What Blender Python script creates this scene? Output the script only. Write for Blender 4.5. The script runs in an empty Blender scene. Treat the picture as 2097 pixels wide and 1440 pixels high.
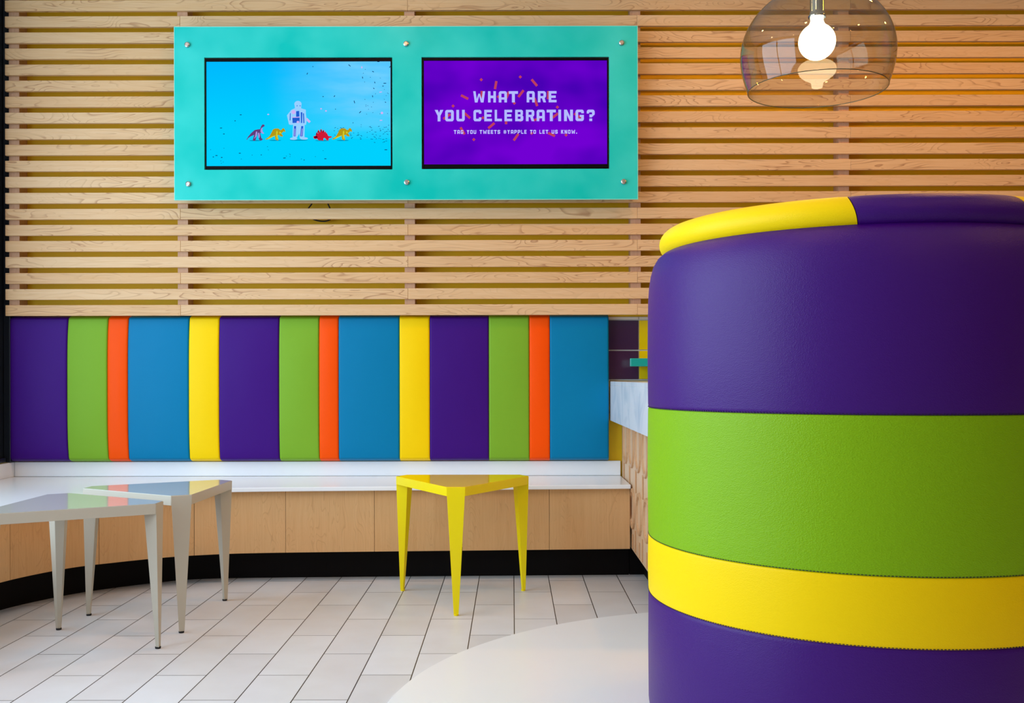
import bpy, bmesh, math, random
from mathutils import Vector, Matrix
random.seed(7)
sc = bpy.context.scene
COL = sc.collection
PI = math.pi

# ------------------------------------------------------------------ camera
F = 2050.0; CX = 1048.5; HY = 773.0; EYE = 0.9
cam_d = bpy.data.cameras.new('camera'); cam = bpy.data.objects.new('camera', cam_d); COL.objects.link(cam)
cam.location = (0, 0, EYE)
cam.rotation_euler = (Matrix.Rotation(PI/2, 3, 'X') @ Matrix.Rotation(math.radians(-0.12), 3, 'Z')).to_euler()
cam_d.sensor_width = 36; cam_d.lens = F/2097*36
cam_d.shift_x = 0.0; cam_d.shift_y = (HY-720)/2097
cam_d.clip_start = 0.05
sc.camera = cam

# ------------------------------------------------------------------ world, exposure, daylight
sc.view_settings.view_transform = 'Standard'; sc.view_settings.look = 'None'
sc.view_settings.gamma = 1; sc.view_settings.exposure = 0.05
sc.view_settings.use_curve_mapping = False
w = bpy.data.worlds.new('sky'); sc.world = w; w.use_nodes = True
w.node_tree.nodes['Background'].inputs[0].default_value = (0.72, 0.85, 1.0, 1)
w.node_tree.nodes['Background'].inputs[1].default_value = 0.5

def area(name, loc, rot, sx, sy, power, col):
    l = bpy.data.lights.new(name, 'AREA'); l.shape = 'RECTANGLE'; l.size = sx; l.size_y = sy
    l.energy = power; l.color = col
    o = bpy.data.objects.new(name, l); COL.objects.link(o); o.location = loc; o.rotation_euler = rot
    return o
# daylight through the shop window on the left, and through the street windows behind the camera
area('daylight_left', (-2.70, 2.00, 1.65), (0, -PI/2, 0), 2.3, 4.0, 162, (0.60, 0.80, 1.0))
area('daylight_rear_left', (-1.15, -2.2, 1.6), (-PI/2, 0, PI), 1.7, 2.1, 7, (0.85, 0.93, 1.0))
area('daylight_rear_right', (1.9, -2.2, 1.6), (-PI/2, 0, PI), 1.6, 2.1, 1, (0.85, 0.93, 1.0))

# ------------------------------------------------------------------ helpers
def srgb(r, g, b):
    f = lambda c: (c/255/12.92) if c/255 <= .04045 else ((c/255+.055)/1.055)**2.4
    return (f(r), f(g), f(b), 1)

def mat(name, base, rough=.5, metal=0, coat=0, spec=.5, emis=None, es=0, sheen=0):
    m = bpy.data.materials.new(name); m.use_nodes = True
    b = m.node_tree.nodes['Principled BSDF']
    b.inputs['Base Color'].default_value = base
    b.inputs['Roughness'].default_value = rough
    b.inputs['Metallic'].default_value = metal
    b.inputs['Coat Weight'].default_value = coat
    b.inputs['Specular IOR Level'].default_value = spec
    if emis:
        b.inputs['Emission Color'].default_value = emis; b.inputs['Emission Strength'].default_value = es
    return m
def nt(m): return m.node_tree.nodes, m.node_tree.links, m.node_tree.nodes['Principled BSDF']

def leather(name, base, rough=.42, scale=420, bump=.12, crease=.0, spec=.4):
    m = mat(name, base, rough, spec=spec); n, l, b = nt(m)
    tc = n.new('ShaderNodeTexCoord')
    v = n.new('ShaderNodeTexVoronoi'); v.inputs['Scale'].default_value = scale
    ns = n.new('ShaderNodeTexNoise'); ns.inputs['Scale'].default_value = 70; ns.inputs['Detail'].default_value = 4
    mp = n.new('ShaderNodeMapping'); mp.inputs['Scale'].default_value = (1, 1, 2.2)
    l.new(tc.outputs['Object'], mp.inputs[0]); l.new(mp.outputs[0], v.inputs[0]); l.new(mp.outputs[0], ns.inputs[0])
    ad = n.new('ShaderNodeMath'); ad.operation = 'ADD'
    l.new(v.outputs['Distance'], ad.inputs[0]); l.new(ns.outputs[0], ad.inputs[1])
    bp = n.new('ShaderNodeBump'); bp.inputs['Strength'].default_value = bump; bp.inputs['Distance'].default_value = .002
    l.new(ad.outputs[0], bp.inputs['Height'])
    if crease:
        n2 = n.new('ShaderNodeTexNoise'); n2.inputs['Scale'].default_value = 5; n2.inputs['Detail'].default_value = 2
        l.new(tc.outputs['Object'], n2.inputs[0])
        b2 = n.new('ShaderNodeBump'); b2.inputs['Strength'].default_value = crease; b2.inputs['Distance'].default_value = .02
        l.new(n2.outputs[0], b2.inputs['Height']); l.new(bp.outputs[0], b2.inputs['Normal']); l.new(b2.outputs[0], b.inputs['Normal'])
    else: l.new(bp.outputs[0], b.inputs['Normal'])
    return m

def wood(name, c1, c2, c3, axis='X', rough=.42, scale=1.0, fig=1.0):
    """maple-like: slow cathedral figure along the grain + fine streaks, random per board"""
    m = mat(name, c1, rough, spec=.22); n, l, b = nt(m)
    tc = n.new('ShaderNodeTexCoord'); oi = n.new('ShaderNodeObjectInfo')
    ge = n.new('ShaderNodeNewGeometry')
    off = n.new('ShaderNodeVectorMath'); off.operation = 'MULTIPLY_ADD'
    cmb = n.new('ShaderNodeCombineXYZ')
    for i in range(3): l.new(oi.outputs['Random'], cmb.inputs[i])
    off.inputs[1].default_value = (37.1, 19.7, 53.3)
    l.new(cmb.outputs[0], off.inputs[0]); l.new(ge.outputs['Position'], off.inputs[2])
    mp = n.new('ShaderNodeMapping')
    mp.inputs['Scale'].default_value = (2.6*scale, 14*scale, 14*scale) if axis == 'X' else (11*scale, 11*scale, 2.2*scale)
    l.new(off.outputs[0], mp.inputs[0])
    n1 = n.new('ShaderNodeTexNoise'); n1.inputs['Scale'].default_value = 1.0; n1.inputs['Detail'].default_value = 1.5
    n1.inputs['Distortion'].default_value = .5
    l.new(mp.outputs[0], n1.inputs[0])
    ml = n.new('ShaderNodeMath'); ml.operation = 'MULTIPLY'; ml.inputs[1].default_value = 16
    l.new(n1.outputs[0], ml.inputs[0])
    fr = n.new('ShaderNodeMath'); fr.operation = 'FRACT'; l.new(ml.outputs[0], fr.inputs[0])
    r1 = n.new('ShaderNodeValToRGB'); e = r1.color_ramp.elements
    e[0].position = 0; e[0].color = (0, 0, 0, 1); e[1].position = 1; e[1].color = (.0, .0, .0, 1)
    e2 = e.new(.72); e2.color = (.10, .10, .10, 1); e3 = e.new(.93); e3.color = (.75, .75, .75, 1)
    l.new(fr.outputs[0], r1.inputs[0])
    # where the figure shows strongly
    n3 = n.new('ShaderNodeTexNoise'); n3.inputs['Scale'].default_value = .9; n3.inputs['Detail'].default_value = 1
    l.new(mp.outputs[0], n3.inputs[0])
    r3 = n.new('ShaderNodeMapRange'); r3.inputs[1].default_value = .42; r3.inputs[2].default_value = .62
    r3.inputs[3].default_value = .15*fig; r3.inputs[4].default_value = .85*fig
    l.new(n3.outputs[0], r3.inputs[0])
    mm = n.new('ShaderNodeMath'); mm.operation = 'MULTIPLY'; l.new(r1.outputs[0], mm.inputs[0]); l.new(r3.outputs[0], mm.inputs[1])
    mp2 = n.new('ShaderNodeMapping'); mp2.inputs['Scale'].default_value = (6, 160, 160) if axis == 'X' else (150, 150, 5)
    l.new(off.outputs[0], mp2.inputs[0])
    n2 = n.new('ShaderNodeTexNoise'); n2.inputs['Scale'].default_value = 1; n2.inputs['Detail'].default_value = 3
    l.new(mp2.outputs[0], n2.inputs[0])
    mx = n.new('ShaderNodeMix'); mx.data_type = 'RGBA'; mx.inputs[6].default_value = c1; mx.inputs[7].default_value = c2
    rr = n.new('ShaderNodeMapRange'); rr.inputs[1].default_value = .3; rr.inputs[2].default_value = .7
    l.new(n2.outputs[0], rr.inputs[0])
    ms = n.new('ShaderNodeMath'); ms.operation = 'MULTIPLY_ADD'; ms.inputs[1].default_value = .45
    l.new(rr.outputs[0], ms.inputs[0])
    ms2 = n.new('ShaderNodeMath'); ms2.operation = 'MULTIPLY'; ms2.inputs[1].default_value = .55
    l.new(oi.outputs['Random'], ms2.inputs[0]); l.new(ms2.outputs[0], ms.inputs[2])
    l.new(ms.outputs[0], mx.inputs[0])
    mx2 = n.new('ShaderNodeMix'); mx2.data_type = 'RGBA'; mx2.inputs[7].default_value = c3
    l.new(mx.outputs[2], mx2.inputs[6]); l.new(mm.outputs[0], mx2.inputs[0])
    l.new(mx2.outputs[2], b.inputs['Base Color'])
    return m

def link(o, parent=None):
    COL.objects.link(o)
    if parent is not None: o.parent = parent
    return o
def obj(name, bm, m, parent=None, smooth=False):
    bmesh.ops.recalc_face_normals(bm, faces=bm.faces)
    me = bpy.data.meshes.new(name); bm.to_mesh(me); bm.free()
    for mm in (m if isinstance(m, (list, tuple)) else [m]): me.materials.append(mm)
    if smooth:
        for p in me.polygons: p.use_smooth = True
    o = bpy.data.objects.new(name, me)
    link(o, parent)
    if parent is not None: o.location = -parent.location; 
    return o
def thing(name, label, cat, loc, group=None):
    o = bpy.data.objects.new(name, None); COL.objects.link(o); o.location = loc
    o.empty_display_size = .1
    o['label'] = label; o['category'] = cat
    if group: o['group'] = group
    return o
def tag(o, label, cat, group=None):
    o['label'] = label; o['category'] = cat
    if group: o['group'] = group
    return o
def struct(name, bm, m, label=None, cat=None):
    o = obj(name, bm, m); o['kind'] = 'structure'
    if label: o['label'] = label
    o['category'] = cat or name.split('_')[0]
    return o
# parts are built in world coordinates and moved to their thing's frame (things sit at a base point, unrotated)
def add_box(bm, x0, x1, y0, y1, z0, z1, bev=0, seg=2):
    r = bmesh.ops.create_cube(bm, size=1)
    vs = r['verts']
    for v in vs:
        v.co = Vector(((x0+x1)/2+v.co.x*(x1-x0), (y0+y1)/2+v.co.y*(y1-y0), (z0+z1)/2+v.co.z*(z1-z0)))
    if bev:
        es = list({e for v in vs for e in v.link_edges})
        bmesh.ops.bevel(bm, geom=es, offset=bev, segments=seg, affect='EDGES', profile=.6)
def box(x0, x1, y0, y1, z0, z1, bev=0, seg=2):
    bm = bmesh.new(); add_box(bm, x0, x1, y0, y1, z0, z1, bev, seg); return bm
def add_prism(bm, pts, z0, z1, bev=0):
    a = [bm.verts.new((x, y, z0)) for x, y in pts]; b = [bm.verts.new((x, y, z1)) for x, y in pts]
    n = len(pts); bm.faces.new(a[::-1]); bm.faces.new(b)
    for i in range(n): bm.faces.new((a[i], a[(i+1) % n], b[(i+1) % n], b[i]))
def add_lathe(bm, prof, seg=96, c=(0, 0), a0=0, a1=2*PI, close=False):
    full = abs(a1-a0-2*PI) < 1e-6
    n = seg if full else seg+1; rings = []
    for i in range(n):
        a = a0+(a1-a0)*i/seg
        rings.append([bm.verts.new((c[0]+r*math.cos(a), c[1]+r*math.sin(a), z)) for r, z in prof])
    k = len(prof)
    for i in range(seg):
        p, q = rings[i], rings[(i+1) % n]
        for j in range(k if close else k-1):
            j2 = (j+1) % k
            bm.faces.new((p[j], q[j], q[j2], p[j2]))
    if not full and close: bm.faces.new(rings[0][::-1]); bm.faces.new(rings[-1])
def add_tube(bm, pts, r, seg=10, caps=True):
    pts = [Vector(p) for p in pts]; rings = []
    up = None
    for i, p in enumerate(pts):
        t = (pts[min(i+1, len(pts)-1)]-pts[max(i-1, 0)]).normalized()
        if up is None: up = Vector((0, 0, 1)) if abs(t.z) < .9 else Vector((1, 0, 0))
        s = t.cross(up).normalized(); up = s.cross(t).normalized()
        rings.append([bm.verts.new(p+r*(math.cos(2*PI*j/seg)*s+math.sin(2*PI*j/seg)*up)) for j in range(seg)])
    for a, b in zip(rings, rings[1:]):
        for j in range(seg): bm.faces.new((a[j], a[(j+1) % seg], b[(j+1) % seg], b[j]))
    if caps: bm.faces.new(rings[0][::-1]); bm.faces.new(rings[-1])
def spline(pts, n=8):
    out = []
    P = [pts[0]]+list(pts)+[pts[-1]]
    for i in range(1, len(P)-2):
        p0, p1, p2, p3 = [Vector(q) for q in P[i-1:i+3]]
        for k in range(n):
            t = k/n
            out.append(.5*((2*p1)+(p2-p0)*t+(2*p0-5*p1+4*p2-p3)*t*t+(3*p1-p0-3*p2+p3)*t**3))
    out.append(Vector(pts[-1])); return out
def wx(px, D): return (px-CX)/F*D
def wz(py, D): return EYE-(py-HY)/F*D
def autosmooth(o, ang=35):
    for p in o.data.polygons: p.use_smooth = True
    o.data.set_sharp_from_angle(angle=math.radians(ang))

# ------------------------------------------------------------------ materials
M = {}
M['maple'] = wood('maple', srgb(228, 194, 150), srgb(214, 169, 118), srgb(146, 90, 52))
M['batten'] = wood('batten_maple', srgb(214, 172, 138), srgb(200, 155, 120), srgb(170, 115, 85), axis='Z', fig=.4)
M['oak'] = wood('oak_laminate', srgb(230, 184, 130), srgb(216, 164, 108), srgb(180, 126, 76), axis='Z', scale=1.6, fig=.5)
M['carved'] = wood('carved_maple', srgb(232, 200, 165), srgb(220, 182, 142), srgb(190, 140, 98), axis='Z', scale=1.2, fig=.4)
M['yellow_wall'] = mat('yellow_paint', srgb(250, 205, 0), .6)
M['plaster'] = mat('taupe_plaster', srgb(140, 130, 120), .8)
M['ceil'] = mat('ceiling_white', srgb(225, 222, 216), .85)
M['black_metal'] = mat('black_frame', srgb(14, 20, 30), .35, coat=.3)
M['kick'] = mat('black_kick', srgb(9, 4, 4), .6, spec=.15)
M['white_slab'] = mat('white_solid_surface', srgb(245, 248, 250), .2, spec=.5)
M['marble'] = mat('white_marble', srgb(222, 226, 230), .25)
M['steel'] = mat('brushed_steel', srgb(190, 185, 178), .28, metal=1)
M['chrome'] = mat('chrome', srgb(200, 200, 198), .1, metal=1)
M['black_plastic'] = mat('black_plastic', srgb(5, 5, 6), .4, spec=.08)
M['rubber'] = mat('rubber', srgb(25, 25, 27), .7)
M['yellow_lac'] = mat('yellow_lacquer', srgb(248, 222, 0), .3, spec=.25)
M['yellow_top'] = mat('yellow_gloss', srgb(245, 212, 0), .07, spec=.06)
M['grey_lac'] = mat('greige_lacquer', srgb(196, 188, 170), .35)
M['grey_top'] = mat('greige_gloss', srgb(196, 196, 188), .07, spec=.4)
M['teal'] = mat('teal_acrylic', srgb(20, 160, 150), .25)
M['glass_edge'] = mat('glass_edge', srgb(150, 225, 205), .2)
M['grout'] = mat('grout', srgb(205, 200, 192), .8)
M['ptile'] = mat('plum_tile', srgb(66, 40, 66), .15)
M['ytile'] = mat('yellow_tile', srgb(236, 200, 0), .15)
M['ctile'] = mat('cream_tile', srgb(222, 214, 200), .2)
P_COL = {'purple': (62, 14, 122), 'green': (126, 176, 46), 'orange': (255, 84, 0), 'blue': (0, 124, 172), 'yellow': (255, 214, 0)}
for k, c in P_COL.items(): M['pad_'+k] = leather('vinyl_'+k, srgb(*c), .45, crease=.16, spec=.12)
M['sofa_purple'] = leather('leather_purple', srgb(60, 0, 112), .40, scale=330, bump=.22, spec=.30)
M['sofa_green'] = leather('leather_green', srgb(132, 180, 0), .42, scale=260, bump=.35, spec=.22)
M['sofa_yellow'] = leather('leather_yellow', srgb(255, 216, 0), .40, scale=330, bump=.15, spec=.14)
M['stitch'] = mat('dark_thread', srgb(40, 24, 40), .7)

# teal frosted glass
m = mat('teal_frosted_glass', srgb(40, 196, 184), .35, spec=.12); n, l, b = nt(m)
tc = n.new('ShaderNodeTexCoord'); ns = n.new('ShaderNodeTexNoise'); ns.inputs['Scale'].default_value = 3.2; ns.inputs['Detail'].default_value = 3
l.new(tc.outputs['Object'], ns.inputs[0])
mx = n.new('ShaderNodeMix'); mx.data_type = 'RGBA'; mx.inputs[6].default_value = srgb(0, 192, 180); mx.inputs[7].default_value = srgb(62, 212, 200)
rr = n.new('ShaderNodeMapRange'); rr.inputs[1].default_value = .35; rr.inputs[2].default_value = .7
l.new(ns.outputs[0], rr.inputs[0]); l.new(rr.outputs[0], mx.inputs[0]); l.new(mx.outputs[2], b.inputs['Base Color'])
b.inputs['Subsurface Weight'].default_value = 0
M['panel'] = m

# marble veining
n, l, b = nt(M['marble'])
tc = n.new('ShaderNodeTexCoord'); ns = n.new('ShaderNodeTexNoise'); ns.inputs['Scale'].default_value = 4; ns.inputs['Detail'].default_value = 6; ns.inputs['Distortion'].default_value = 1.5
l.new(tc.outputs['Object'], ns.inputs[0]); cr = n.new('ShaderNodeValToRGB')
cr.color_ramp.elements[0].color = srgb(196, 206, 216); cr.color_ramp.elements[0].position = .3
cr.color_ramp.elements[1].color = srgb(228, 230, 232); cr.color_ramp.elements[1].position = .55
l.new(ns.outputs[0], cr.inputs[0]); l.new(cr.outputs[0], b.inputs['Base Color'])

# floor tile
m = mat('floor_tile', srgb(205, 198, 192), .38, spec=.4); n, l, b = nt(m)
ge = n.new('ShaderNodeNewGeometry'); sp = n.new('ShaderNodeSeparateXYZ'); l.new(ge.outputs['Position'], sp.inputs[0])
ax = n.new('ShaderNodeMath'); ax.operation = 'ADD'; ax.inputs[1].default_value = .1555*40-.0066
ay = n.new('ShaderNodeMath'); ay.operation = 'ADD'; ay.inputs[1].default_value = .466*20-3.728+.233
l.new(sp.outputs[0], ax.inputs[0]); l.new(sp.outputs[1], ay.inputs[0])
cb = n.new('ShaderNodeCombineXYZ'); l.new(ay.outputs[0], cb.inputs[0]); l.new(ax.outputs[0], cb.inputs[1])
br = n.new('ShaderNodeTexBrick'); br.offset = .5; br.offset_frequency = 2
br.inputs['Scale'].default_value = 1; br.inputs['Brick Width'].default_value = .466; br.inputs['Row Height'].default_value = .1555
br.inputs['Mortar Size'].default_value = .0018; br.inputs['Mortar Smooth'].default_value = .15; br.inputs['Bias'].default_value = 0
br.inputs['Color1'].default_value = srgb(230, 230, 231); br.inputs['Color2'].default_value = srgb(220, 218, 217)
br.inputs['Mortar'].default_value = srgb(52, 44, 38)
l.new(cb.outputs[0], br.inputs[0])
ns = n.new('ShaderNodeTexNoise'); ns.inputs['Scale'].default_value = 7; ns.inputs['Detail'].default_value = 6
l.new(ge.outputs['Position'], ns.inputs[0])
cr = n.new('ShaderNodeValToRGB'); cr.color_ramp.elements[0].position = .3; cr.color_ramp.elements[0].color = (.955, .94, .925, 1)
cr.color_ramp.elements[1].position = .62; cr.color_ramp.elements[1].color = (1, 1, 1, 1)
l.new(ns.outputs[0], cr.inputs[0])
mu = n.new('ShaderNodeMix'); mu.data_type = 'RGBA'; mu.blend_type = 'MULTIPLY'; mu.inputs[0].default_value = 1
l.new(br.outputs[0], mu.inputs[6]); l.new(cr.outputs[0], mu.inputs[7]); l.new(mu.outputs[2], b.inputs['Base Color'])
bp = n.new('ShaderNodeBump'); bp.inputs['Strength'].default_value = .5; bp.inputs['Distance'].default_value = .002; bp.invert = True
l.new(br.outputs['Fac'], bp.inputs['Height']); l.new(bp.outputs[0], b.inputs['Normal'])
M['floor'] = m
M['platform'] = mat('white_platform', srgb(246, 247, 247), .3)

def two_sided_ior(n, l, fr, ior):
    # a thin sheet reflects alike from both sides
    ge = n.new('ShaderNodeNewGeometry'); mr = n.new('ShaderNodeMapRange')
    mr.inputs[3].default_value = ior; mr.inputs[4].default_value = 1/ior
    l.new(ge.outputs['Backfacing'], mr.inputs[0]); l.new(mr.outputs[0], fr.inputs[0])
# smoked clear plastic (thin shell)
m = bpy.data.materials.new('smoked_clear_plastic'); m.use_nodes = True; n = m.node_tree.nodes; l = m.node_tree.links
n.clear(); out = n.new('ShaderNodeOutputMaterial')
tr = n.new('ShaderNodeBsdfTransparent')
# the sheet absorbs more where light crosses it at a slant
lw = n.new('ShaderNodeLayerWeight'); lw.inputs[0].default_value = .5
pw = n.new('ShaderNodeMath'); pw.operation = 'POWER'; pw.inputs[1].default_value = 3.5; l.new(lw.outputs['Facing'], pw.inputs[0])
mt = n.new('ShaderNodeMix'); mt.data_type = 'RGBA'; mt.inputs[6].default_value = (.82, .79, .70, 1); mt.inputs[7].default_value = (.30, .29, .20, 1)
l.new(pw.outputs[0], mt.inputs[0]); l.new(mt.outputs[2], tr.inputs[0])
gl = n.new('ShaderNodeBsdfGlossy'); gl.inputs['Roughness'].default_value = .015
fr = n.new('ShaderNodeFresnel'); two_sided_ior(n, l, fr, 1.58)
mxs = n.new('ShaderNodeMixShader'); l.new(fr.outputs[0], mxs.inputs[0]); l.new(tr.outputs[0], mxs.inputs[1]); l.new(gl.outputs[0], mxs.inputs[2])
l.new(mxs.outputs[0], out.inputs[0]); M['smoke'] = m
# clear window glass
m = bpy.data.materials.new('window_glass'); m.use_nodes = True; n = m.node_tree.nodes; l = m.node_tree.links
n.clear(); out = n.new('ShaderNodeOutputMaterial')
tr = n.new('ShaderNodeBsdfTransparent'); gl = n.new('ShaderNodeBsdfGlossy'); gl.inputs['Roughness'].default_value = .02
fr = n.new('ShaderNodeFresnel'); two_sided_ior(n, l, fr, 1.3)
mxs = n.new('ShaderNodeMixShader'); l.new(fr.outputs[0], mxs.inputs[0]); l.new(tr.outputs[0], mxs.inputs[1]); l.new(gl.outputs[0], mxs.inputs[2])
l.new(mxs.outputs[0], out.inputs[0]); M['glass'] = m
def emit(name, c, s=1.0):
    m = bpy.data.materials.new(name); m.use_nodes = True; n = m.node_tree.nodes; l = m.node_tree.links
    n.clear(); out = n.new('ShaderNodeOutputMaterial'); e = n.new('ShaderNodeEmission')
    e.inputs[0].default_value = c; e.inputs[1].default_value = s; l.new(e.outputs[0], out.inputs[0]); return m

# ------------------------------------------------------------------ room
WB = 4.88; XL = -2.44; XR = 4.6; YB = -1.9; ZC = 3.0
struct('floor', box(XL-.3, XR+.2, YB-.3, WB+.2, -.1, 0), M['floor'], 'pale grey plank tile floor with dark joints')
struct('ceiling', box(XL-.3, XR+.2, YB-.3, WB+.2, ZC, ZC+.1), M['ceil'])
struct('wall_back', box(XL-.3, XR+.2, WB, WB+.2, 0, ZC), M['yellow_wall'], 'yellow painted wall behind the wooden slats')
struct('wall_right', box(XR, XR+.2, YB, WB, 0, ZC), M['plaster'])
# left wall: low parapet, head, and the shop window
bm = bmesh.new()
add_box(bm, XL-.3, XL, YB, WB, 0, .40); add_box(bm, XL-.3, XL, YB, WB, 2.9, ZC); add_box(bm, XL-.3, XL, YB, .0, .40, 2.9)
struct('wall_left', bm, M['plaster'])
bm = bmesh.new()
for y0, y1 in ((.0, .08), (2.3, 2.38), (4.66, 4.879)): add_box(bm, XL-.13, XL-.005, y0, y1, .50, 2.9, .004)
add_box(bm, XL-.13, XL-.005, .08, 4.66, .50, .56, .004); add_box(bm, XL-.13, XL-.005, .08, 4.66, 2.84, 2.9, .004)
add_box(bm, XL-.13, XL+.004, 4.69, 4.76, .50, 2.9, .004); add_box(bm, XL-.13, XL+.012, 4.60, 4.80, .497, .52, .003)
add_box(bm, XL-.004, -2.4125, 4.812, 4.8795, .496, 2.985, .002)
o = struct('window_1', bm, M['black_metal'], 'black shop window frame at the left end of the slats', 'window')
obj('window_pane', box(XL-.075, XL-.067, .08, 4.66, .56, 2.84), M['glass'], o)
# rear wall with two street windows
bm = bmesh.new()
for x0, x1 in ((XL, -2.05), (-.3, 1.05), (2.75, XR)): add_box(bm, x0, x1, YB-.2, YB, 0, ZC)
for x0, x1 in ((-2.05, -.3), (1.05, 2.75)): add_box(bm, x0, x1, YB-.2, YB, 0, .45); add_box(bm, x0, x1, YB-.2, YB, 2.75, ZC)
struct('wall_rear', bm, M['plaster'])
for i, (x0, x1) in enumerate(((-2.05, -.3), (1.05, 2.75))):
    bm = bmesh.new()
    for a in (x0, (x0+x1)/2-.03, x1-.06): add_box(bm, a, a+.06, YB-.15, YB-.05, .45, 2.75)
    add_box(bm, x0, x1, YB-.149, YB-.051, .45, .51); add_box(bm, x0, x1, YB-.149, YB-.051, 2.69, 2.75)
    o = struct('window_%d' % (i+2), bm, M['black_metal'], cat='window')
    obj('window_pane', box(x0+.03, x1-.03, YB-.104, YB-.098, .48, 2.72), M['glass'], o)

# ------------------------------------------------------------------ slatted cladding
SY = 4.78
t = thing('slatted_wall_cladding', 'horizontal maple slats with gaps over a yellow wall', 'wall cladding', (0, 4.87, 1.2))
XE0, XE1 = wx(11, SY), 4.55
for k in range(23):
    z0 = EYE+(128+32.87*k)/(F/SY); z1 = z0+.0513
    cuts = [-.4955, 1.62, 3.7] if k % 2 else [-1.582, .600, 2.68]
    xs = [XE0]+cuts+[XE1]
    for a, b_ in zip(xs, xs[1:]):
        o = obj('slat', box(a+.0004, b_-.0004, SY, SY+.02, z0, z1, .0012, 1), M['maple'], t)
for xc in (-2.385, -1.577, -.489, .594, 1.593, 2.68, 3.76):
    obj('batten', box(xc-.0245, xc+.0245, SY+.0202, WB-.001, 1.205, 2.98), M['batten'], t)

# ------------------------------------------------------------------ bench (built in, curving at the left)
bt = thing('built_in_bench', 'white topped built-in bench with wood panel front, curving at left', 'bench', (-.5, 4.6, 0))
fas = spline([(.5265, 4.475), (-.6, 4.42), (-1.13, 4.386), (-1.355, 4.338), (-1.501, 4.275), (-1.66, 4.165), (-1.797, 4.04), (-1.915, 3.80), (-1.96, 3.5), (-1.98, 2.6), (-1.98, 1.2)], 12)
toe = spline([(.530, 4.558), (-.5, 4.53), (-1.161, 4.505), (-1.403, 4.480), (-1.548, 4.414), (-1.709, 4.296), (-1.847, 4.155), (-1.988, 3.887), (-2.03, 3.55), (-2.05, 2.6), (-2.05, 1.2)], 12)
def offs(path, d):
    out = []
    for i, p in enumerate(path):
        t_ = (path[min(i+1, len(path)-1)]-path[max(i-1, 0)]).normalized()
        out.append(p+Vector((t_.y, -t_.x))*(-d))   # +d = towards the room
    return out
def strip(path, d0, d1, z0, z1):
    a, b_ = offs(path, d0), offs(path, d1)
    bm = bmesh.new(); add_prism2(bm, a, b_, z0, z1); return bm
def add_prism2(bm, a, b_, z0, z1):
    R = []
    for p, q in zip(a, b_):
        R.append([bm.verts.new((p.x, p.y, z0)), bm.verts.new((q.x, q.y, z0)), bm.verts.new((q.x, q.y, z1)), bm.verts.new((p.x, p.y, z1))])
    for r, s in zip(R, R[1:]):
        for j in range(4): bm.faces.new((r[j], r[(j+1) % 4], s[(j+1) % 4], s[j]))
    bm.faces.new(R[0][::-1]); bm.faces.new(R[-1])
ST, SB = .4225, .404
edge = offs(fas, .035)
edge[0] = Vector((.5265, 4.442))
# slab top as strip between front edge and back outline
def back_pt(p):
    # project outward from (−1.2,3.7) corner region to the walls
    if p.x > -1.2: return Vector((p.x, 4.86))
    if p.y < 3.7: return Vector((XL+.004, p.y))
    d = p-Vector((-1.2, 3.7)); k = 1e9
    if d.y > 1e-6: k = min(k, (4.86-3.7)/d.y)
    if d.x < -1e-6: k = min(k, (XL+.004+1.2)/d.x)
    return Vector((-1.2, 3.7))+d*k
poly = [(p.x, p.y) for p in edge]+[(XL+.004, edge[-1].y), (XL+.004, 4.86), (.5265, 4.86)]
bm = bmesh.new(); add_prism(bm, poly, SB, ST)
o = obj('seat_top', bm, M['white_slab'], bt)
md = o.modifiers.new('bevel', 'BEVEL'); md.width = .003; md.segments = 2; md.limit_method = 'ANGLE'; md.angle_limit = math.radians(50)
bm = bmesh.new(); add_box(bm, XL+.024, .5265, 4.86, WB-.001, ST-.0, .494, .002, 1)
obj('upstand', bm, M['white_slab'], bt)
bm = bmesh.new(); add_box(bm, XL+.001, XL+.023, 1.2, WB-.001, ST, .494, .002, 1)
obj('upstand', bm, M['white_slab'], bt)
# fascia panels cut by length along the path
def cum(path):
    s = [0]
    for a, b_ in zip(path, path[1:]): s.append(s[-1]+(b_-a).length)
    return s
S = cum(fas)
def at(s):
    for i in range(len(S)-1):
        if S[i+1] >= s: return fas[i].lerp(fas[i+1], (s-S[i])/(S[i+1]-S[i]))
    return fas[-1]
s0, s1 = 0.0, .362
while s0 < S[-1]-.02:
    e1 = min(s1, S[-1])
    pts = [at(s0+.0009)]+[fas[i] for i in range(len(S)) if s0+.004 < S[i] < e1-.004]+[at(e1-.0009)]
    obj('fascia_panel', strip(pts, 0, -.018, .132, SB-.0005), M['oak'], bt)
    s0, s1 = s1, s1+.3875
obj('bench_carcass', strip([p for p in fas], -.019, -.03, .15, SB-.001), M['kick'], bt)
obj('toe_kick', strip(toe, 0, -.02, 0.0, .1300), M['kick'], bt)

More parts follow.
